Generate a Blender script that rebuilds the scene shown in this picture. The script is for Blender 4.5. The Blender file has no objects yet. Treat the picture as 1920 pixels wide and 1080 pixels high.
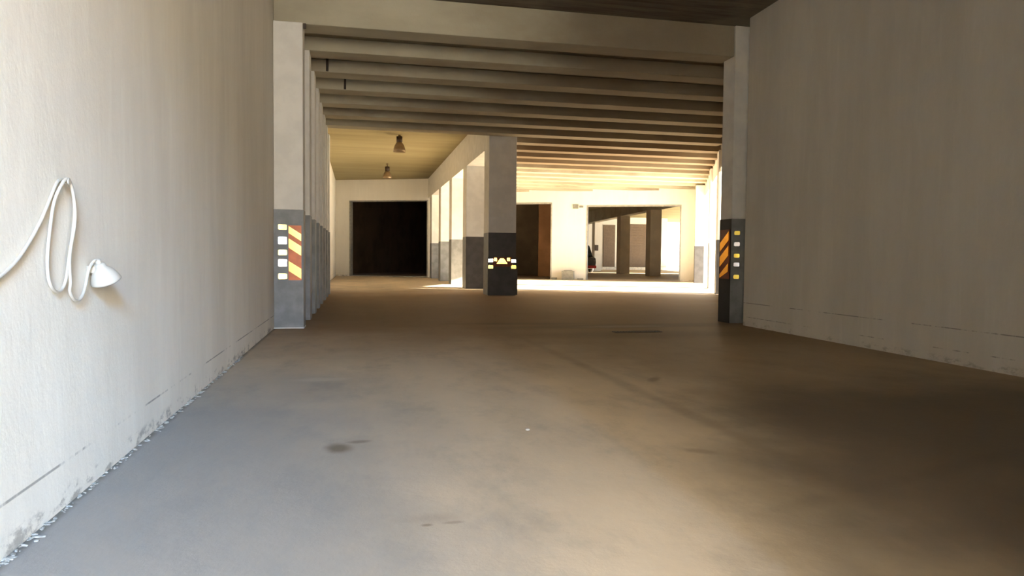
import bpy, bmesh, math, random
from mathutils import Vector, Matrix
random.seed(7)
S = bpy.context.scene
COL = S.collection

# ------------------------------------------------------------ camera, sky, sun, exposure
EYE = 1.2
F_PX = 1330.0
cam = bpy.data.cameras.new('camera'); camo = bpy.data.objects.new('camera', cam); COL.objects.link(camo)
cam.sensor_width = 36.0; cam.lens = F_PX / 1920 * 36.0; cam.clip_start = .05; cam.clip_end = 400
p1 = Vector((672-960, 481-540, F_PX)).normalized(); p2 = Vector((1672-960, 490.5-540, F_PX))
down = p1.cross(p2).normalized()
if down.y < 0: down = -down
Xa = down.cross(p1)
if Xa.x < 0: Xa = -Xa
R = Matrix((Xa, p1, -down))            # image axes (right, down, forward) -> world
cx = R @ Vector((1, 0, 0)); cy = R @ Vector((0, -1, 0)); cz = R @ Vector((0, 0, -1))
M = Matrix((cx, cy, cz)).transposed().to_4x4(); M.translation = Vector((0, 0, EYE))
camo.matrix_world = M
S.camera = camo

W = bpy.data.worlds.new('World'); S.world = W; W.use_nodes = True
nt = W.node_tree; bg = nt.nodes['Background']
bg.inputs['Color'].default_value = (.60, .79, 1.0, 1); bg.inputs['Strength'].default_value = 5.0

sun = bpy.data.lights.new('sun', 'SUN'); suno = bpy.data.objects.new('sun', sun); COL.objects.link(suno)
sun.energy = 125; sun.color = (1, .89, .70); sun.angle = math.radians(1.2)
sd = Vector((-1, .50, -.42)).normalized()
suno.rotation_euler = sd.to_track_quat('-Z', 'Y').to_euler()
suno.location = (40, 20, 20)

def area(name, loc, direction, sx, sy, power, color):
    l = bpy.data.lights.new(name, 'AREA'); l.shape = 'RECTANGLE'; l.size = sx; l.size_y = sy
    l.energy = power; l.color = color
    o = bpy.data.objects.new(name, l); COL.objects.link(o); o.location = loc
    o.rotation_euler = Vector(direction).to_track_quat('-Z', 'Y').to_euler(); return o
# daylight falling in through the entrance behind the viewer
area('entrance_skylight', (2.4, -10.5, 6.1), (-3.4, 13.5, -5.2), 2.6, 1.8, 5000, (.20, .52, 1.0))
area('entrance_yard_light', (.95, -4.9, 2.2), (-.55, 1, .02), 2.0, 2.8, 1200, (1.0, .88, .72))

S.view_settings.view_transform = 'Standard'; S.view_settings.look = 'None'
S.view_settings.exposure = 0.0; S.view_settings.gamma = 1; S.view_settings.use_curve_mapping = False
S.cycles.max_bounces = 10; S.cycles.diffuse_bounces = 7
S.cycles.use_denoising = True
S.cycles.sample_clamp_indirect = 12

# ------------------------------------------------------------ helpers
def tag(o, label=None, cat=None, group=None, kind=None):
    if label: o['label'] = label
    if cat: o['category'] = cat
    if group: o['group'] = group
    if kind: o['kind'] = kind
    return o

class MB:
    def __init__(self): self.bm = bmesh.new()
    def box(self, x0, x1, y0, y1, z0, z1, mi=0, M=None):
        v = [self.bm.verts.new(Vector((x, y, z)) if M is None else M @ Vector((x, y, z)))
             for x in (x0, x1) for y in (y0, y1) for z in (z0, z1)]
        fs = [(0,1,3,2), (4,6,7,5), (0,4,5,1), (2,3,7,6), (0,2,6,4), (1,5,7,3)]
        r = []
        for f in fs:
            fc = self.bm.faces.new([v[i] for i in f]); fc.material_index = mi; r.append(fc)
        return r            # -x, +x, -y, +y, -z, +z
    def prism(self, pts, z0, z1, mi=0):
        a = [self.bm.verts.new((x, y, z0)) for x, y in pts]; b = [self.bm.verts.new((x, y, z1)) for x, y in pts]
        n = len(pts)
        for f in [a[::-1], b] + [[a[i], a[(i+1) % n], b[(i+1) % n], b[i]] for i in range(n)]:
            self.bm.faces.new(f).material_index = mi
    def lathe(self, prof, M=None, n=24, mi=0):
        rings = []
        for r, z in prof:
            rings.append([self.bm.verts.new((M or Matrix()) @ Vector((r*math.cos(2*math.pi*k/n), r*math.sin(2*math.pi*k/n), z))) for k in range(n)])
        for a, b in zip(rings, rings[1:]):
            for k in range(n):
                f = self.bm.faces.new([a[k], a[(k+1) % n], b[(k+1) % n], b[k]]); f.smooth = True; f.material_index = mi
        self.bm.faces.new(rings[0][::-1]).material_index = mi; self.bm.faces.new(rings[-1]).material_index = mi
    def build(self, name, mats, parent=None, bevel=0, loc=None):
        bmesh.ops.recalc_face_normals(self.bm, faces=self.bm.faces)
        me = bpy.data.meshes.new(name); 
        if loc is not None: bmesh.ops.translate(self.bm, verts=self.bm.verts, vec=-Vector(loc))
        self.bm.to_mesh(me); self.bm.free()
        for m in (mats if isinstance(mats, (list, tuple)) else [mats]): me.materials.append(m)
        o = bpy.data.objects.new(name, me); COL.objects.link(o)
        if loc is not None: o.location = loc
        if parent: o.parent = parent
        if bevel:
            b = o.modifiers.new('bevel', 'BEVEL'); b.width = bevel; b.segments = 2; b.limit_method = 'ANGLE'
        return o

def empty(name, loc, rz=0):
    o = bpy.data.objects.new(name, None); COL.objects.link(o); o.location = loc; o.rotation_euler.z = rz
    o.empty_display_size = .2
    return o

# ------------------------------------------------------------ materials
class NT:
    def __init__(self, name):
        self.m = bpy.data.materials.new(name); self.m.use_nodes = True
        self.t = self.m.node_tree; self.b = self.t.nodes['Principled BSDF']
        self.co = self.n('ShaderNodeTexCoord').outputs['Object']
        g = self.n('ShaderNodeNewGeometry'); self.pos = g.outputs['Position']
    def n(self, k, **kw):
        x = self.t.nodes.new(k)
        for a, b in kw.items(): setattr(x, a, b)
        return x
    def l(self, a, b): self.t.links.new(a, b)
    def mapping(self, scale=(1,1,1), loc=(0,0,0), rot=(0,0,0)):
        m = self.n('ShaderNodeMapping'); self.l(self.pos, m.inputs[0])
        m.inputs['Scale'].default_value = scale; m.inputs['Location'].default_value = loc; m.inputs['Rotation'].default_value = rot
        return m.outputs[0]
    def noise(self, scale, vscale=(1,1,1), detail=4, rough=.55, lo=.35, hi=.65):
        t = self.n('ShaderNodeTexNoise'); t.inputs['Scale'].default_value = scale
        t.inputs['Detail'].default_value = detail; t.inputs['Roughness'].default_value = rough
        self.l(self.mapping(vscale), t.inputs['Vector'])
        r = self.n('ShaderNodeMapRange'); r.interpolation_type = 'SMOOTHSTEP'
        r.inputs['From Min'].default_value = lo; r.inputs['From Max'].default_value = hi
        self.l(t.outputs['Fac'], r.inputs['Value']); return r.outputs[0]
    def mix(self, fac, a, b):
        x = self.n('ShaderNodeMix', data_type='RGBA')
        for sock, v in ((x.inputs[0], fac), (x.inputs[6], a), (x.inputs[7], b)):
            if isinstance(v, (tuple, list)): sock.default_value = (*v, 1)
            elif isinstance(v, (int, float)): sock.default_value = v
            else: self.l(v, sock)
        return x.outputs[2]
    def math(self, op, a, b=None, clamp=False):
        x = self.n('ShaderNodeMath', operation=op); x.use_clamp = clamp
        for i, v in enumerate((a, b)):
            if v is None: continue
            if isinstance(v, (int, float)): x.inputs[i].default_value = v
            else: self.l(v, x.inputs[i])
        return x.outputs[0]
    def ellipse(self, cx, cy, rx, ry, ang=0, soft=.5, wob=.0, wscale=3):
        """mask 1 inside an ellipse on the floor, falling off over its rim"""
        s = self.n('ShaderNodeVectorMath', operation='SUBTRACT'); self.l(self.pos, s.inputs[0]); s.inputs[1].default_value = (cx, cy, 0)
        r = self.n('ShaderNodeVectorRotate', rotation_type='Z_AXIS'); self.l(s.outputs[0], r.inputs['Vector']); r.inputs['Angle'].default_value = -ang
        m = self.n('ShaderNodeVectorMath', operation='MULTIPLY'); self.l(r.outputs[0], m.inputs[0]); m.inputs[1].default_value = (1/rx, 1/ry, 0)
        ln = self.n('ShaderNodeVectorMath', operation='LENGTH'); self.l(m.outputs[0], ln.inputs[0])
        d = ln.outputs['Value']
        if wob:
            w = self.noise(wscale, lo=0, hi=1, detail=5); d = self.math('ADD', d, self.math('MULTIPLY', self.math('SUBTRACT', w, .5), wob))
        mr = self.n('ShaderNodeMapRange'); mr.interpolation_type = 'SMOOTHSTEP'
        mr.inputs['From Min'].default_value = 1 + soft; mr.inputs['From Max'].default_value = 1 - soft
        self.l(d, mr.inputs['Value']); return mr.outputs[0]
    def band(self, axis, c, half, soft):
        sp = self.n('ShaderNodeSeparateXYZ'); self.l(self.pos, sp.inputs[0])
        d = self.math('ABSOLUTE', self.math('SUBTRACT', sp.outputs[axis], c))
        mr = self.n('ShaderNodeMapRange'); mr.interpolation_type = 'SMOOTHSTEP'
        mr.inputs['From Min'].default_value = half + soft; mr.inputs['From Max'].default_value = half
        self.l(d, mr.inputs['Value']); return mr.outputs[0]
    def bump(self, h, dist=.01, strength=.4):
        b = self.n('ShaderNodeBump'); b.inputs['Distance'].default_value = dist; b.inputs['Strength'].default_value = strength
        self.l(h, b.inputs['Height']); self.l(b.outputs[0], self.b.inputs['Normal'])
    def done(self, col, rough=.8, metal=0, spec=.3):
        if isinstance(col, (tuple, list)): self.b.inputs['Base Color'].default_value = (*col, 1)
        else: self.l(col, self.b.inputs['Base Color'])
        if isinstance(rough, (int, float)): self.b.inputs['Roughness'].default_value = rough
        else: self.l(rough, self.b.inputs['Roughness'])
        self.b.inputs['Metallic'].default_value = metal
        self.b.inputs['Specular IOR Level'].default_value = spec
        return self.m

def simple(name, col, rough=.6, metal=0, spec=.4, var=.12, scale=6):
    t = NT(name); k = t.noise(scale, detail=5)
    return t.done(t.mix(k, tuple(c*(1-var) for c in col), tuple(min(1, c*(1+var)) for c in col)), rough, metal, spec)

def plaster(name, base, streak, mortar_z=(), seg=1.2):
    t = NT(name)
    c = t.mix(t.noise(1.3, (1, 1, .22), 6, .62, .3, .7), base, streak)
    c = t.mix(t.math('MULTIPLY', t.noise(9, (1, 1, .1), 4, .6, .52, .72), .16), c, tuple(min(1, x*1.18) for x in base))
    c = t.mix(t.math('MULTIPLY', t.noise(5, (1, 1, 1), 7, .7, .5, .8), .2), c, tuple(x*.78 for x in base))
    for k, z in enumerate(mortar_z):
        line = t.math('MULTIPLY', t.band(2, z, .003, .006), t.noise(1.1 + .4*k, (1, 1, 0), 6, .75, .46, .56))
        c = t.mix(t.math('MULTIPLY', line, .75), c, tuple(x*.28 for x in base))
    # scuffed foot of the wall
    foot = t.math('MULTIPLY', t.band(2, 0, .05, .06), t.noise(4, (1, 1, 2), 6, .7, .5, .62))
    c = t.mix(t.math('MULTIPLY', foot, .7), c, (.30, .28, .24))
    t.bump(t.noise(18, (1, 1, .6), 6, .65, .2, .8), .005, .3)
    return t.done(c, .85, 0, .2)

m_wall_l = plaster('painted_render_left', (.90, .86, .765), (.80, .76, .67), (.215,))  # right wall's paint made paler: the stronger light here is in the colour
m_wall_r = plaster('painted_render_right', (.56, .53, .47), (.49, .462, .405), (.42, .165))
m_white = plaster('white_paint', (.84, .81, .74), (.79, .76, .69))
m_room_white = plaster('white_room_paint', (.78, .74, .66), (.72, .68, .6))
m_pil_white = simple('pillar_white', (.72, .70, .66), .75, var=.05, scale=3)
m_pil_grey = simple('pillar_grey_paint', (.205, .212, .215), .5, var=.14, scale=4)
m_pil_dark = simple('pillar_dark_paint', (.075, .07, .07), .5, var=.15, scale=4)
m_rubber = simple('black_rubber', (.02, .02, .022), .6)
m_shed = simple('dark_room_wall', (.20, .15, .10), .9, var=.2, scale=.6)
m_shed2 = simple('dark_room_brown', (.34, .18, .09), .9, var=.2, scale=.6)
m_frame = simple('grey_metal_frame', (.36, .35, .32), .45, .3)
m_panel = simple('brown_shutter', (.15, .10, .06), .6, var=.08)
m_lamp = simple('dark_lamp_housing', (.05, .028, .015), .5)
m_shade = simple('lamp_reflector', (.27, .19, .11), .35, .5)
m_cable = simple('white_cable', (.50, .47, .41), .5, var=.05)
m_plastic = simple('white_plastic', (.44, .42, .37), .4, var=.05)
m_glass = simple('milky_glass', (.33, .32, .31), .2, var=.05)
m_car = simple('black_car_paint', (.03, .03, .03), .25)
m_carw = simple('car_window', (.015, .02, .02), .1)
m_red = simple('tail_light_red', (.35, .02, .015), .3)
m_steel = simple('steel', (.45, .44, .42), .4, .7)
m_iron = simple('dark_iron', (.06, .045, .035), .7)
m_dull = simple('dull_column_concrete', (.55, .48, .38), .9, var=.08, scale=1)
m_block = simple('concrete_block', (.30, .29, .25), .9)
m_sign = simple('sign_grey', (.22, .22, .20), .6)
m_debris = simple('mortar', (.34, .33, .30), .95, var=.3, scale=30)
m_kerb = simple('dock_white', (.75, .7, .6), .8)

def reflector(name, col, metal=.85, rough=.2):
    t = NT(name); return t.done(col, rough, metal, .6)
m_ryel = reflector('reflector_yellow', (1.0, .72, .12)); m_rwht = reflector('reflector_white', (1, .97, 1))
m_rpale = reflector('reflector_pale_yellow', (1.0, .80, .25)); m_ramb = reflector('reflector_amber', (1.0, .45, .03)); m_rred = simple('marker_red', (.75, .20, .06), .4, var=.1)
m_rback = simple('marker_dark_red', (.20, .045, .02), .5)

# beams and soffits: bare concrete
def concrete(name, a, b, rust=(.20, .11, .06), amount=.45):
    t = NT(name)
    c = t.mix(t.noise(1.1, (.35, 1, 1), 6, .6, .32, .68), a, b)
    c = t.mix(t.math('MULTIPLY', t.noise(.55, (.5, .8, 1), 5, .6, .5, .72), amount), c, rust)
    for (x, y, rx, ry, k) in ((8.5, 19.0, 6.5, 10.0, .62), (11.0, 26.5, 9.0, 3.6, .75)):      # darker brown patches to the right
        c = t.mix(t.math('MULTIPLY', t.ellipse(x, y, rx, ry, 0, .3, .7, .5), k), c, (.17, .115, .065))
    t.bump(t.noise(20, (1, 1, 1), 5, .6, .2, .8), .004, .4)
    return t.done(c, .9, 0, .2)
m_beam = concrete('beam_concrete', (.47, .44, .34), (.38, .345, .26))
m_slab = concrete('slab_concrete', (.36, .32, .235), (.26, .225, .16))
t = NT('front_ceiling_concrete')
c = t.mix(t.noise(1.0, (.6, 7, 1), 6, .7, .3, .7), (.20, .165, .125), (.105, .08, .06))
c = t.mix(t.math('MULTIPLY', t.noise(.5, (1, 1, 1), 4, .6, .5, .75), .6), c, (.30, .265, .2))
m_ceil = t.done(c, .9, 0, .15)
t = NT('left_bay_ceiling')
c = t.mix(t.noise(.5, (.3, 2, 1), 5, .6, .3, .7), (.36, .31, .175), (.29, .245, .135))
sp = t.n('ShaderNodeSeparateXYZ'); t.l(t.pos, sp.inputs[0])
fr = t.math('FRACT', t.math('DIVIDE', sp.outputs[1], 1.3)); ln = t.math('LESS_THAN', fr, .045)
c = t.mix(t.math('MULTIPLY', ln, .55), c, (.24, .20, .12))
m_ceil_left = t.done(c, .85, 0, .2)

# floor: power-floated concrete, dusty, with brown dirt and oil marks
t = NT('floor_concrete')
c = t.mix(t.noise(.45, (1, .6, 1), 6, .6, .32, .68), (.58, .47, .335), (.46, .38, .28))
c = t.mix(t.math('MULTIPLY', t.noise(2.0, (1, .5, 1), 7, .7, .45, .72), .5), c, (.26, .235, .195))
c = t.mix(t.math('MULTIPLY', t.noise(.9, (1.2, .5, 1), 5, .6, .48, .7), .35), c, (.40, .33, .23))
c = t.mix(t.math('MULTIPLY', t.noise(6, (.5, 1.6, 1), 6, .7, .55, .75), .25), c, (.50, .46, .39))
brown = t.ellipse(3.0, 17.5, 9.5, 7.6, 0, .42, .5, .35)          # trodden brown dirt in the lane
c = t.mix(t.math('MULTIPLY', brown, .78), c, (.235, .125, .045))
d2 = t.ellipse(5.9, 6.5, 3.3, 10.0, 0, .30, .5, .5)               # browner and darker along the right wall
c = t.mix(t.math('MULTIPLY', d2, .58), c, (.20, .125, .05))
cool_l = t.ellipse(-1.1, 2.5, 1.5, 4.5, 0, .5, .5, .8)            # dimmer, bluer light by the left wall, painted into the floor
c = t.mix(t.math('MULTIPLY', cool_l, .72), c, (.185, .20, .22))
shade_r = t.ellipse(5.0, 1.6, 3.1, 4.6, 0, .28, .5, .7)            # shade over the near right floor, painted in as a dark tone
c = t.mix(t.math('MULTIPLY', shade_r, .75), c, (.055, .042, .032))
for (x, y, rx, ry, a, s, k) in ((-.12, 4.52, .075, .10, .2, .6, .75), (.0, 4.66, .07, .035, .1, .6, .55), (.30, 3.14, .022, .014, 0, .7, .6),
        (.42, 3.15, .04, .014, 0, .7, .4), (.33, 3.22, .12, .05, 0, .8, .2), (2.9, 6.6, .14, .05, 1.0, .6, .5), (2.1, 4.05, .10, .05, -.6, .6, .35),
        (4.9, 12.0, 2.3, .35, .05, .6, .5), (3.0, 12.6, 1.2, .22, -.1, .6, .35), (4.4, 10.6, 1.6, .5, 0, .6, .45)):
    c = t.mix(t.math('MULTIPLY', t.ellipse(x, y, rx, ry, a, s, .5, 9), k), c, (.10, .075, .045))
# long tyre line and a crossing scuff
c = t.mix(t.math('MULTIPLY', t.ellipse(2.5, 6.0, .07, 3.8, .02, .8, 1.1, 3), .30), c, (.13, .10, .065))
c = t.mix(t.math('MULTIPLY', t.ellipse(3.5, 3.5, 1.2, .06, .3, .8, .9, 4), .22), c, (.08, .06, .045))
c = t.mix(t.math('MULTIPLY', t.ellipse(-.36, 7.1, .25, .10, 0, .6, .5, 6), .5), c, (.52, .47, .38))
c = t.mix(t.math('MULTIPLY', t.ellipse(4.6, 11.9, .7, .18, 0, .6, .5, 6), .45), c, (.40, .33, .25))
edge = t.math('MULTIPLY', t.band(0, -1.37, .02, .05), t.noise(5, lo=.3, hi=.5))
c = t.mix(t.math('MULTIPLY', edge, .8), c, (.12, .11, .09))
t.bump(t.noise(12, (1, 1, 1), 6, .65, .2, .8), .004, .35)
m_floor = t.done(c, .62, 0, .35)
m_yard = simple('yard_asphalt', (.22, .215, .20), .9, var=.1, scale=.3)
m_ground = simple('yard_concrete', (.58, .54, .47), .9, var=.1, scale=.3)

# ------------------------------------------------------------ plan of the place (metres; Y runs down the hall)
XL, XR = -1.36, 6.95
U = Vector((.4186, .9082, 0)).normalized(); Wd = Vector((U.y, -U.x, 0))     # the oblique right-hand side of the hall, and across it
CR = Vector((17.9, 36.0, 0))                                                # far right corner
def bx(y): return 17.3 + .461*(y - 33.5)                                    # inner face of the right boundary
def far_y(x): return 36.0 - .461*(x - 17.9)
MF = Matrix(((Wd.x, U.x, 0, CR.x), (Wd.y, U.y, 0, CR.y), (0, 0, 1, 0), (0, 0, 0, 1)))   # (s along far wall, t beyond it)

def st(o): return tag(o, kind='structure')

# floor and ground
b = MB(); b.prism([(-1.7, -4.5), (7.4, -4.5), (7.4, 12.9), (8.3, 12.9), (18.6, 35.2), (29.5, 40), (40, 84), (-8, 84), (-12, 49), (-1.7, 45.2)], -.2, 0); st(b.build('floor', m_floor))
b = MB(); b.box(-70, 120, -60, 150, -.5, -.21); st(b.build('floor_yard', m_yard))
b = MB(); b.prism([(7.8, 8.0), (60, 8.0), (60, 60), (30.2, 40.0), (18.9, 35.6), (8.6, 13.2)], -.2, -.02); st(b.build('floor_apron', m_ground))

# left wall
b = MB(); b.box(-1.66, XL, -4.5, 45.3, 0, 6.1); st(b.build('wall_left', m_wall_l))
# right wall of the entrance lane
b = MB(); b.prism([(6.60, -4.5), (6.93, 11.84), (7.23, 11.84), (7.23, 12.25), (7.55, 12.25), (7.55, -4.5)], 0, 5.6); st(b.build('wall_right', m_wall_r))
# unseen entrance wall behind the viewer, its passage shaped to shade the right side
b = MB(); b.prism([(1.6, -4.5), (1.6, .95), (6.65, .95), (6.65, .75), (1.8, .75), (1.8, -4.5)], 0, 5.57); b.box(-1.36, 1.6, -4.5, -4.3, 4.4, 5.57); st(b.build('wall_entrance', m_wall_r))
# closed part of the oblique right boundary and its lintel
b = MB(); b.prism([(7.3, 12.95), (8.0, 12.95), (bx(22.5), 22.5), (bx(22.5)+.3, 22.4), (8.4, 12.6), (7.56, 12.3), (7.56, 12.72), (7.3, 12.72)], 0, 5.3)
st(b.build('wall_boundary', m_beam))
b = MB()
b.prism([(bx(22.5), 22.5), (bx(36), 36), (bx(36)+.35, 35.85), (bx(22.5)+.35, 22.35)], 4.42, 5.3)
st(b.build('wall_boundary_lintel', m_white))
b = MB(); b.prism([(bx(34.3), 34.3), (bx(36), 36), (bx(36)+.3, 35.85), (bx(34.3)+.3, 34.15)], 0, 4.42); st(b.build('wall_boundary_end', m_white))

# far wall with its three loading openings
b = MB()
doors = [(-20.3, -15.25, 4.60), (-12.8, -7.80, 4.38), (-5.83, -.62, 4.20)]
s = -21.9
for s0, s1, h in doors:
    b.box(s, s0, 0, .3, 0, 6.1, 0, MF); b.box(s0, s1, 0, .3, h, 6.1, 0, MF); s = s1
b.box(s, .55, 0, .3, 0, 6.1, 0, MF); st(b.build('wall_far', m_white))
for k, (s0, s1, h) in enumerate(doors):
    b = MB(); b.box(s0, s0+.07, -.03, .33, 0, h, 0, MF); b.box(s1-.07, s1, -.03, .33, 0, h, 0, MF); b.box(s0+.07, s1-.07, -.03, .33, h-.07, h, 0, MF)
    st(b.build('door_%d' % (k+1), m_frame))
# threshold strip of the left door
b = MB(); b.box(-20.2, -15.35, .0, .28, .0, .05, 0, MF); st(b.build('trim_1', m_frame))

# unlit store rooms behind the first two openings
b = MB()
b.box(-22.5, -22.2, .31, 22, 0, 5.6, 0, MF); b.box(-22.2, -13.6, 21.7, 22, 0, 5.6, 0, MF); b.box(-13.6, -13.3, .31, 22, 0, 5.6, 1, MF); b.box(-22.5, -13.3, .31, 22, 5.6, 5.8, 0, MF)
b.box(-18.4, -13.6, 14.0, 14.2, 0, 5.6, 1, MF)
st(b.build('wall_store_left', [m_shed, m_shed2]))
b = MB()
b.box(-13.29, -13.1, .31, 9, 0, 5.6, 0, MF); b.box(-13.1, -7.0, 8.8, 9, 0, 5.6, 0, MF); b.box(-7.0, -6.8, .31, 9, 0, 5.6, 0, MF); b.box(-13.3, -6.8, .31, 9, 5.6, 5.8, 0, MF)
b.box(-9.5, -7.0, 5.0, 5.15, 0, 5.6, 1, MF)
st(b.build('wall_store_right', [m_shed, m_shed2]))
b = MB(); b.box(-22.2, -13.6, .32, 21.7, 0, .03, 0, MF); b.box(-13.1, -7.0, .32, 8.8, 0, .03, 0, MF); st(b.build('floor_store', m_shed))

# hall behind the third opening
b = MB()
b.box(9.5, 25.0, 76.0, 76.3, 0, 5.9); 
b.box(25.0, 34.65, 76.0, 76.3, 0, 5.9)
st(b.build('wall_back_hall', m_room_white))
b = MB(); b.prism([(26.9, 54.5), (43.5, 48.5), (52, 84), (35, 84)], 5.91, 6.1); st(b.build('sun_block_slab', m_ceil_left))  # unseen slab added outside to keep the sun out of the back hall
b = MB(); b.prism([(18.9, 35.9), (26.8, 55.0), (27.1, 54.8), (19.2, 35.7)], 0, 5.9); st(b.build('wall_back_hall_right', m_room_white))
b = MB(); b.prism([(10.9, 50), (11.2, 50), (9.8, 76), (9.5, 76)], 0, 5.9); st(b.build('wall_back_hall_left', m_room_white))
b = MB(); b.prism([(11.5, 39.5), (18.0, 36.4), (30.0, 41.0), (38, 77), (9, 77), (11.0, 48)], 5.9, 6.1); st(b.build('ceiling_back_hall', m_ceil_left))
b = MB(); b.box(25.2, 37, 74.6, 75.99, 0, .30); st(b.build('trim_2', m_kerb))
for k, (x0, x1, z1) in enumerate(((26.9, 28.3, 5.02), (29.8, 32.2, 5.15))):
    b = MB(); b.box(x0, x1, 75.9, 75.99, .3, z1)
    zz = .3
    while zz < z1 - .3:
        b.box(x0+.03, x1-.03, 75.87, 75.9, zz+.03, zz+.27); zz += .3
    st(b.build('door_%d' % (k+4), m_panel))
# girder on the columns of the back hall
g0, g1 = Vector((20.1, 40.2)), Vector((23.1, 72.0)); gd = (g1-g0).normalized(); gn = Vector((gd.y, -gd.x))
b = MB(); b.prism([tuple(g0-gn*.35), tuple(g0+gn*.35), tuple(g1+gn*.35), tuple(g1-gn*.35)], 4.75, 5.899)
tag(b.build('roof_girder', m_beam), 'long concrete girder carried by the pillars of the hall beyond the right opening', 'beam', kind='thing')

# ceilings
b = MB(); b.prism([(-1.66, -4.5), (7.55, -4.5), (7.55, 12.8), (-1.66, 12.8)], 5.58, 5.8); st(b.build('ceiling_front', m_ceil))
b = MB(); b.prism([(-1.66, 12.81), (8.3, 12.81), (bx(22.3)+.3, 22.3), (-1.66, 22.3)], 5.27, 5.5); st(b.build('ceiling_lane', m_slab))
b = MB(); b.prism([(4.94, 22.31), (bx(22.31)+.3, 22.31), (18.7, 35.7), (4.94, far_y(4.94))], 5.31, 5.5); st(b.build('ceiling_right_bay', m_slab))
b = MB(); b.prism([(-1.66, 22.31), (4.9, 22.31), (4.9, far_y(4.9)), (-1.66, far_y(-1.66))], 5.85, 6.1); st(b.build('ceiling_left_bay', m_ceil_left))

# ------------------------------------------------------------ concrete ribs of the ceiling
P0, DP = 12.28, 1.53
words = ['first', 'second', 'third', 'fourth', 'fifth', 'sixth', 'seventh']
for k in range(7):
    y = P0 + DP*k
    x1 = 6.88 if k == 0 else bx(y) - .02
    top = 5.575 if k == 0 else 5.268
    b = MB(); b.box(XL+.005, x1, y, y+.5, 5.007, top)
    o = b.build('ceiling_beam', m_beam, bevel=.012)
    lab = ('deep pale concrete beam spanning the lane above the two nearest pillars' if k == 0 else
           '%s concrete ceiling rib from the viewer, spanning left wall to right side' % words[k] if k < 6 else
           'last full-width ceiling rib, just in front of the central pillar top')
    tag(o, lab, 'beam', 'concrete ribs across the lane ceiling', 'thing')
ordn = ['first', 'second', 'third', 'fourth', 'fifth', 'sixth', 'seventh', 'eighth', 'ninth', 'tenth', 'eleventh', 'twelfth', 'thirteenth', 'last']
k = 7
while True:
    y = P0 + DP*k
    if y > far_y(4.95) - .8: break
    xe = [min(bx(q) - .02, 17.9 - (q - 36.0)/.461 - .03) for q in (y, y + .5)]
    b = MB(); b.prism([(4.945, y), (xe[0], y), (xe[1], y+.5), (4.945, y+.5)], 5.007, 5.309)
    tag(b.build('ceiling_beam', m_beam), '%s ceiling rib of the right bay, counted from the central pillar towards the far wall' % ordn[k-7], 'beam', 'concrete ribs of the right bay ceiling', 'thing')
    k += 1
b = MB(); b.box(XL+.005, 3.9, 22.0, 22.3, 5.28, 6.0); st(b.build('trim_3', m_beam))

# ------------------------------------------------------------ pillars
def pillar(name, x0, x1, y0, y1, h, paint, label, low=None, side=None, group=None, M=None, foot=False, upper=None):
    """shaft with a painted lower band; low = band material, side = material of the band's left face"""
    ctr = Vector(((x0+x1)/2, (y0+y1)/2, 0))
    if M is not None: ctr = M @ ctr
    r = empty(name, ctr)
    up = MB(); up.box(x0, x1, y0, y1, paint, h, 0, M); up.build('shaft', upper or m_pil_white, r, .008)
    lo = MB(); fs = lo.box(x0-.004, x1+.004, y0-.004, y1+.004, 0, paint, 0, M)
    if side: fs[0].material_index = 1
    lo.build('painted_base', [low or m_pil_grey] + ([side] if side else []), r)
    if foot:
        f = MB(); f.box(x0-.006, x1+.012, y0-.012, y1, 0, .018, 0, M); f.build('footing', m_pil_white, r)
    for ch in r.children: ch.location = ch.location - ctr if M is None else -ctr
    tag(r, label, 'pillar', group, 'thing')
    return r
def part(mb, name, mat, r, bevel=0):
    o = mb.build(name, mat, None, bevel); o.location = -Vector(r.location) if r.parent is None else (0, 0, 0); o.parent = r
    return o

pl = pillar('concrete_pillar', -1.352, -.89, 12.2, 12.62, 5.004, 1.96, 'nearest left pillar, white over grey, carrying red and yellow reflector markers', foot=True)
for k in range(1, 8):
    y = P0 + DP*k
    pillar('concrete_pillar', -1.352, -.885, y-.04, y+.46, 5.004, 1.96,
           ['second pillar of the left row, close behind the reflector pillar', 'third pillar of the left row counted from the viewer', 'fourth pillar of the left row counted from the viewer',
            'fifth pillar of the left row counted from the viewer', 'sixth pillar of the left row counted from the viewer', 'seventh pillar of the left row counted from the viewer', 'last pillar of the left row, beside the brighter bay'][k-1], group='engaged pillars along the left wall')
pr_ = pillar('concrete_pillar', 6.89, 7.54, 12.26, 12.69, 5.575, 1.98, 'nearest right pillar, grey base with striped marker and five reflectors', side=m_rubber)
pc = pillar('concrete_pillar', 4.04, 4.93, 22.22, 23.1, 5.30, 2.0, 'broad central pillar with black base and small reflector cluster', low=m_pil_dark, side=m_pil_grey)
ys = [27.05, 31.4, 35.7, 40.2]
labs = ['central row pillar with a black base, directly behind the reflector pillar', 'central row pillar with olive grey base, third from the viewer', 'central row pillar, fourth from the viewer, bright above grey', 'farthest central row pillar, just right of the dark left opening']
for y, lb, lo in zip(ys, labs, (m_pil_dark, m_pil_grey, m_pil_grey, m_pil_grey)):
    pillar('concrete_pillar', 4.04, 4.93, y, y+.89, 4.70, 2.0, lb, low=lo, side=m_pil_grey, group='pillars of the central row')
b = MB(); b.prism([(4.04, 23.12), (4.93, 23.12), (4.93, far_y(4.93)-.02), (4.04, far_y(4.04)-.02)], 4.70, 5.849)
tag(b.build('roof_girder', m_pil_white), 'white girder running along the top of the central row of pillars', 'beam', kind='thing')

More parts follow.
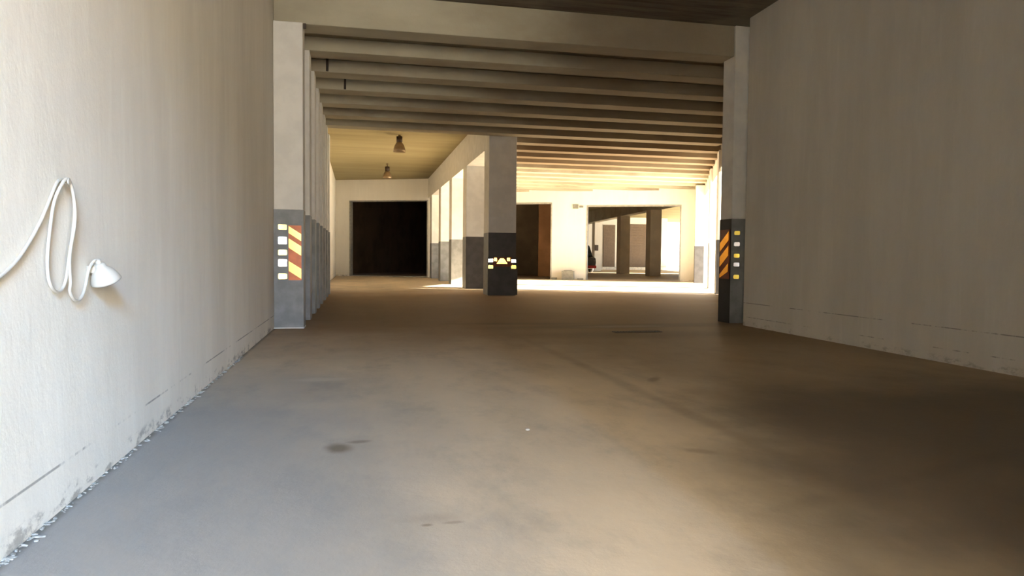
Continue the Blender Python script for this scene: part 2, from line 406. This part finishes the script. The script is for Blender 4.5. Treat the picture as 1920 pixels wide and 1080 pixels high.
# pillars of the oblique right boundary (local x = outward, y = along)
def bpillar(y, lab, h=5.0, low=None, out=.45):
    o = Vector((bx(y), y, 0)); Mx = Matrix(((Wd.x, U.x, 0, o.x), (Wd.y, U.y, 0, o.y), (0, 0, 1, 0), (0, 0, 0, 1)))
    return pillar('concrete_pillar', -out, .0, 0, .85, h, 1.9, lab, low=low, M=Mx, group='pillars along the bright right side')
bpillar(33.4, 'grey based pillar at the far right, beside the right opening', low=m_pil_dark)
bpillar(27.2, 'pale pillar in the bright gap of the right side', out=.1)
bpillar(22.6, 'dark based pillar half hidden behind the nearest right pillar', low=m_pil_dark, out=.1)
# two pillars of the back hall
pillar('concrete_pillar', 20.4, 21.25, 47.6, 48.4, 4.75, .01, 'nearer of two dull pillars seen through the right opening', upper=m_dull, group='pillars of the back hall')
pillar('concrete_pillar', 21.1, 21.95, 55.4, 56.2, 4.75, .01, 'farther of two dull pillars seen through the right opening', upper=m_dull, group='pillars of the back hall')
pillar('concrete_pillar', 22.5, 23.2, 66.0, 66.8, 4.75, .01, 'pale pillar deep in the hall, next to the black van', upper=m_room_white, group='pillars of the back hall')

# ------------------------------------------------------------ reflector markers on the pillars
def lens(r, x, z, w, h, y, mat, name='reflector', aim=(0, 0), axis='y'):
    """bevelled prism lens in front of a face at y, its plate tipped a little towards the entrance"""
    b = MB(); b.box(-w/2, w/2, -.02, .012, -h/2, h/2)
    bmesh.ops.bevel(b.bm, geom=b.bm.edges[:], offset=.008, segments=2, affect='EDGES')
    R = Matrix.Rotation(aim[0], 4, 'Z') @ Matrix.Rotation(aim[1], 4, 'X')
    if axis == 'x': R = Matrix.Rotation(math.radians(-90), 4, 'Z') @ R
    b.bm.transform(Matrix.Translation(Vector((x, y, z))) @ R)
    return b

def stripes(axis, a0, a1, z0, z1, face, slope, bars, wid):
    """parallelogram bars clipped to a panel; returns MB"""
    b = MB()
    for zc in bars:                      # height at the panel's left edge of the bar centre
        lo0, hi0 = zc - wid/2, zc + wid/2; lo1, hi1 = lo0 + slope, hi0 + slope
        pts = [(a0, lo0), (a1, lo1), (a1, hi1), (a0, hi0)]
        pts = [(a, min(max(z, z0), z1)) for a, z in pts]
        f = []
        for d in (-.006, .004):
            f.append([b.bm.verts.new((a, face+d, z) if axis == 'y' else (face+d, a, z)) for a, z in pts])
        b.bm.faces.new(f[0]); b.bm.faces.new(f[1][::-1])
        for i in range(4): b.bm.faces.new([f[0][i], f[0][(i+1) % 4], f[1][(i+1) % 4], f[1][i]])
    return b

# left pillar
def tipped(r, parent, x, y, z, w, h, mat, label, aim=(0, 0), axis='y'):
    b = lens(r, x, z, w, h, y, mat, aim=aim, axis=axis)
    o = b.build('reflector', mat); o.location = -Vector(r.location); o.parent = parent; o['label'] = label; return o
mk = part((lambda b: (b.box(-1.295, -1.135, 12.185, 12.197, .78, 1.74), b)[1])(MB()), 'marker_plate', m_pil_grey, pl)
for z, m, lb, h in ((1.67, m_rpale, 'yellow reflector', .085), (1.45, m_rwht, 'white reflector', .12), (1.255, m_rpale, 'yellow reflector', .09), (1.083, m_rwht, 'white reflector', .12), (.865, m_rpale, 'yellow reflector', .09)):
    o = lens(pl, -1.215, z, .135, h, 12.175, m, aim=(math.radians(10), math.radians(-3))).build('reflector', m)
    o.parent = mk; o.location = (0, 0, 0); o['label'] = lb
ch = part((lambda b: (b.box(-1.125, -.918, 12.185, 12.197, .80, 1.70), b)[1])(MB()), 'chevron_board', m_rred, pl)
for zc, wd in ((1.632, .115), (1.412, .155), (1.035, .165)):
    o = stripes('y', -1.12, -.922, .805, 1.695, 12.18, -.13, (zc,), wd).build('reflective_stripe', m_rpale)
    o.parent = ch; o['label'] = 'yellow slanted stripe'
# right pillar: reflectors on the front, stripes on the black flank
mk = part((lambda b: (b.box(6.905, 7.075, 12.243, 12.256, .80, 1.80), b)[1])(MB()), 'marker_plate', m_pil_grey, pr_)
for z, m, lb in ((1.71, m_ryel, 'yellow reflector'), (1.50, m_rwht, 'white reflector'), (1.283, m_ryel, 'yellow reflector'), (1.116, m_rwht, 'white reflector'), (.884, m_ryel, 'yellow reflector')):
    o = lens(pr_, 6.985, z, .125, .075, 12.235, m, aim=(math.radians(-37), math.radians(-1))).build('reflector', m)
    o.parent = mk; o['label'] = lb
ch = part((lambda b: (b.box(6.870, 6.886, 12.30, 12.64, .84, 1.78), b)[1])(MB()), 'chevron_board', m_rback, pr_)
for zc, wd in ((1.40, .17), (1.12, .19), (.80, .16)):
    o = stripes('x', 12.31, 12.63, .85, 1.77, 6.866, -.22, (zc+.26,), wd).build('reflective_stripe', m_ramb)
    o.parent = ch; o['label'] = 'amber slanted stripe'
# central pillar: steel guard, dark board, triangle and six lenses
gd_ = part((lambda b: (b.box(4.02, 4.985, 22.19, 22.214, .02, 1.22), b)[1])(MB()), 'guard_plate', m_pil_dark, pc)
ch = part((lambda b: (b.box(4.17, 4.80, 22.178, 22.189, .92, 1.225), b)[1])(MB()), 'chevron_board', m_rback, pc)
tb = MB(); tri = [(4.29, 1.015), (4.64, 1.015), (4.52, 1.19), (4.41, 1.19)]
f = [[tb.bm.verts.new((x, 22.15-d-(x-4.465)*.17, z)) for x, z in tri] for d in (0, .012)]
tb.bm.faces.new(f[0][::-1]); tb.bm.faces.new(f[1])
for i in range(4): tb.bm.faces.new([f[0][i], f[0][(i+1) % 4], f[1][(i+1) % 4], f[1][i]])
o = tb.build('triangle_reflector', m_ryel); o.parent = ch; o['label'] = 'yellow triangular reflector'
for x, z, w, h, m, lb in ((4.26, 1.145, .10, .11, m_ryel, 'small amber reflector'), (4.68, 1.15, .10, .11, m_ryel, 'small amber reflector')):
    o = lens(pc, x, z, w, h, 22.168, m, aim=(math.radians(-10), 0)).build('reflector', m); o.parent = ch; o['label'] = lb
for x, z, m, lb in ((4.105, 1.115, m_rwht, 'white reflector'), (4.105, .91, m_ryel, 'yellow reflector'), (4.85, 1.10, m_rwht, 'white reflector'), (4.85, .91, m_ryel, 'yellow reflector')):
    o = lens(pc, x, z, .155, .105, 22.172, m, aim=(math.radians(-10), 0)).build('reflector', m); o.parent = gd_; o['label'] = lb

# ------------------------------------------------------------ lamp, hook and cable on the left wall
def tube(name, pts, r, mat, cyc=False, parent=None):
    cu = bpy.data.curves.new(name, 'CURVE'); cu.dimensions = '3D'; cu.bevel_depth = r; cu.bevel_resolution = 4
    sp = cu.splines.new('NURBS'); sp.points.add(len(pts)-1)
    for p, q in zip(sp.points, pts): p.co = (*q, 1)
    sp.use_endpoint_u = True; sp.order_u = 4; cu.resolution_u = 6
    tmp = bpy.data.objects.new('t', cu); COL.objects.link(tmp)
    dg = bpy.context.evaluated_depsgraph_get(); dg.update()
    me = bpy.data.meshes.new_from_object(tmp.evaluated_get(dg)); bpy.data.objects.remove(tmp)
    for p in me.polygons: p.use_smooth = True
    me.materials.clear(); me.materials.append(mat); me.name = name
    o = bpy.data.objects.new(name, me); COL.objects.link(o)
    if parent: o.parent = parent
    return o
la = [(2.90, 1.06), (3.019, 1.089), (3.134, 1.127), (3.243, 1.182), (3.353, 1.264), (3.453, 1.344), (3.551, 1.452), (3.612, 1.522), (3.664, 1.549), (3.737, 1.534), (3.789, 1.488), (3.802, 1.421), (3.783, 1.335), (3.746, 1.249), (3.71, 1.156), (3.686, 1.09)]
lb_ = [(3.694, 1.031), (3.735, .987), (3.789, .968), (3.858, .98), (3.921, 1.065), (3.972, 1.127), (4.049, 1.158), (4.085, 1.165)]
lc = [(3.675, 1.06), (3.655, 1.038), (3.601, 1.020), (3.543, 1.035), (3.497, 1.079), (3.486, 1.158), (3.505, 1.252), (3.537, 1.348), (3.57, 1.446), (3.612, 1.525), (3.668, 1.556), (3.712, 1.53), (3.744, 1.459), (3.758, 1.376), (3.732, 1.299), (3.695, 1.24), (3.672, 1.173), (3.678, 1.107), (3.690, 1.05)]

path = [(-1.345, y, z) for y, z in la[:9]] + [(-1.335, y, z) for y, z in la[9:]] + [(-1.34, y, z) for y, z in lc[:9]] + [(-1.318, y, z) for y, z in lc[9:]] + [(-1.33, y, z) for y, z in lb_]
wl = empty('work_light', (XL, 4.12, 1.09))
def lp(o):
    o.parent = wl; o.location = Vector(o.location) - Vector(wl.location); return o
axis = Vector((.22, .36, -.90)).normalized()
Q = axis.to_track_quat('Z', 'Y').to_matrix().to_4x4()
Ml = Matrix.Translation(Vector((-1.295, 4.02, 1.125))) @ Q @ Matrix.Scale(.62, 4)
b = MB(); b.lathe([(.024, -.05), (.040, -.045), (.044, -.02), (.052, -.005), (.078, .02), (.098, .055), (.110, .085), (.116, .105), (.118, .118), (.108, .12)], Ml, 28); lp(b.build('lamp_shade', m_plastic))
b = MB(); b.lathe([(.106, .115), (.098, .128), (.07, .140), (.02, .146)], Ml, 24); lp(b.build('lens', m_glass))
b = MB(); b.lathe([(.012, -.085), (.02, -.08), (.024, -.045), (.022, -.035)], Ml, 16); lp(b.build('cable_gland', m_plastic))
b = MB(); b.box(-1.359, -1.30, 4.0, 4.04, 1.10, 1.14); lp(b.build('wall_bracket', m_plastic, bevel=.006))
path[-1] = (-1.31, 3.997, 1.168); path[-2] = (-1.315, 3.975, 1.172); path[-3] = (-1.33, 3.94, 1.12)
lp(tube('cable', path, .0072, m_cable))
tag(wl, 'white conical lamp on the left wall with its looped white cable', 'lamp')
b = MB(); b.lathe([(.008, 0), (.008, .045), (.015, .047), (.015, .055)], Matrix.Translation(Vector((XL-.002, 3.665, 1.535))) @ Matrix.Rotation(math.radians(90), 4, 'Y'), 12)
tag(b.build('wall_hook', m_plastic), 'small white hook on the left wall holding up the cable loops', 'hook')

# ------------------------------------------------------------ bell lamps of the left bay
def bell(x, y, zc, drop, lab):
    r = empty('high_bay_lamp', (x, y, zc)); k = 1
    b = MB(); b.lathe([(.05, -.06), (.05, 0)], None, 12); o = b.build('ceiling_rose', m_shade, r)
    b = MB(); b.lathe([(.018, -drop-.02), (.018, -.05)], None, 8); b.build('rod', m_lamp, r)
    b = MB(); b.lathe([(.07, -drop-.24), (.115, -drop-.23), (.115, -drop-.02), (.06, -drop)], None, 20); b.build('gear_housing', m_lamp, r)
    b = MB(); b.lathe([(.22, -drop-.60), (.235, -drop-.60), (.225, -drop-.50), (.18, -drop-.36), (.12, -drop-.26), (.09, -drop-.235)], None, 28); b.build('lamp_shade', m_shade, r)
    tag(r, lab, 'lamp', 'bell lamps hanging in the left bay'); return r
bell(1.53, 27.6, 5.85, .04, 'nearer bell shaped lamp hanging from the left bay ceiling')
bell(1.41, 36.2, 5.85, .14, 'farther bell shaped lamp hanging low before the left opening')

# dark stubs hanging in front of two ribs
b = MB(); b.lathe([(.026, 5.015), (.026, 5.27)], Matrix.Translation((-.63, 15.28, 0)), 10)
tag(b.build('hanging_bolt', m_iron), 'short dark bolt before a ceiling rib, nearer the left pillars', 'bolt')
b = MB(); b.lathe([(.026, 5.015), (.026, 5.27)], Matrix.Translation((-.30, 16.81, 0)), 10)
tag(b.build('hanging_bolt', m_iron), 'short dark bolt before a ceiling rib, the farther one', 'bolt')
b = MB(); b.box(-.885, -.84, 12.25, 12.29, 4.93, 5.01); 
tag(b.build('cable_box', m_iron, bevel=.004), 'tiny black box at the top corner of the nearest left pillar', 'box')

# ------------------------------------------------------------ floor items
b = MB(); b.box(4.08, 4.90, 10.86, 10.885, 0, .012); b.box(4.08, 4.90, 11.0, 11.025, 0, .012)
b.box(4.08, 4.11, 10.885, 11.0, 0, .012); b.box(4.87, 4.90, 10.885, 11.0, 0, .012)
for k in range(15): b.box(4.125+k*.05, 4.152+k*.05, 10.885, 11.0, 0, .009)
tag(b.build('drain_grate', m_iron), 'dark flat iron drain grate in the floor before the right pillar', 'drain')
b = MB(); bmesh.ops.create_icosphere(b.bm, subdivisions=2, radius=.014, matrix=Matrix.Translation((1.15, 4.75, .009)) @ Matrix.Diagonal((1.2, .9, .6, 1)))
tag(b.build('pebble', m_plastic), 'tiny white pebble lying alone on the floor near the middle', 'pebble')
b = MB()
for k in range(260):
    y = 2.4 + random.random()**1.2*6.5; r = random.uniform(.003, .011)
    x = XL + .008 + abs(random.gauss(0, .012))
    bmesh.ops.create_icosphere(b.bm, subdivisions=1, radius=r, matrix=Matrix.Translation((x, y, r*.35)) @ Matrix.Rotation(random.random()*3, 4, 'Z') @ Matrix.Diagonal((1, random.uniform(1, 3), .5, 1)))
tag(b.build('mortar_crumbs', m_debris), 'pale mortar crumbs lying along the foot of the left wall', 'rubble', kind='stuff')

# block, scraps and sign at the far wall
def farbox(name, s0, s1, t0, t1, z0, z1, mat, lab, cat, bev=.01):
    b = MB(); b.box(s0, s1, t0, t1, z0, z1, 0, MF); c = MF @ Vector(((s0+s1)/2, (t0+t1)/2, z0))
    return tag(b.build(name, mat, bevel=bev, loc=c), lab, cat)
bb = MB(); bb.box(-7.12, -6.45, -.62, -.2, 0, .50, 0, MF); bb.box(-7.02, -6.55, -.55, -.27, .50, .53, 0, MF)
tag(bb.build('concrete_block', m_block, bevel=.02, loc=MF @ Vector((-6.8, -.4, 0))), 'square grey concrete block at the far wall between the right openings', 'block')
farbox('stone', -7.75, -7.45, -.3, -.1, 0, .12, m_block, 'small low stone left of the grey block, by the middle opening', 'stone', .03)
farbox('stone', -6.28, -5.95, -.3, -.1, 0, .10, m_block, 'small low stone right of the grey block, by the right opening', 'stone', .03)
r = empty('wall_sign', MF @ Vector((-6.35, -.03, 4.1)))
b = MB(); b.box(-6.62, -6.30, -.05, -.01, 4.02, 4.26, 0, MF); o = b.build('sign_plate', m_sign, r); o.location = -Vector(r.location)
b = MB(); b.box(-6.24, -6.02, -.05, -.01, 4.08, 4.18, 0, MF); o = b.build('arrow_plate', m_sign, r); o.location = -Vector(r.location)
tag(r, 'small grey sign high on the far wall left of the right opening', 'sign')
b = MB(); b.box(22.52, 22.86, 65.9, 65.99, 2.0, 2.55); tag(b.build('switch_box', m_iron, bevel=.01, loc=(22.7, 65.95, 2.2)), 'small dark box on the pale pillar deep in the back hall', 'box')

# dark van beyond the right opening, half hidden by the jamb
v = empty('van', (18.75, 60.5, 0), math.radians(8))
b = MB(); prof = [(-2.4, .35), (2.3, .35), (2.45, .9), (2.35, 1.25), (1.75, 1.45), (1.15, 2.3), (.8, 2.45), (-2.3, 2.45), (-2.45, 2.2)]
f = [[b.bm.verts.new((sx, -p, z)) for p, z in prof] for sx in (-.95, .95)]
b.bm.faces.new(f[0]); b.bm.faces.new(f[1][::-1]); n = len(prof)
for i in range(n): b.bm.faces.new([f[0][i], f[0][(i+1) % n], f[1][(i+1) % n], f[1][i]])
b.build('body', m_car, v, .06)
b = MB(); f = [b.bm.verts.new(p) for p in ((-.85, -1.80, 1.5), (.85, -1.80, 1.5), (.78, -1.22, 2.28), (-.78, -1.22, 2.28))]; b.bm.faces.new(f)
g = [b.bm.verts.new(p) for p in ((-.85, -1.76, 1.5), (.85, -1.76, 1.5), (.78, -1.18, 2.28), (-.78, -1.18, 2.28))]; b.bm.faces.new(g[::-1])
for i in range(4): b.bm.faces.new([f[i], g[i], g[(i+1) % 4], f[(i+1) % 4]])
b.build('windscreen', m_carw, v)
b = MB(); b.box(-.93, .93, -2.52, -2.40, .38, .62); b.build('bumper', m_red, v, .02)
for sx in (-.78, .78):
    b = MB(); b.lathe([(.10, 0), (.12, .03), (.09, .05)], Matrix.Translation((sx, -2.38, .95)) @ Matrix.Rotation(math.radians(90), 4, 'X'), 16); b.build('headlight', m_iron, v)
for sx in (-.97, .75):
    for yy in (-1.6, 1.5):
        b = MB(); b.lathe([(.30, 0), (.36, .02), (.36, .20), (.30, .22)], Matrix.Translation((sx, yy, .36)) @ Matrix.Rotation(math.radians(90), 4, 'Y'), 20); b.build('wheel', m_rubber, v)
tag(v, 'black van half hidden behind the left jamb of the right opening', 'van')
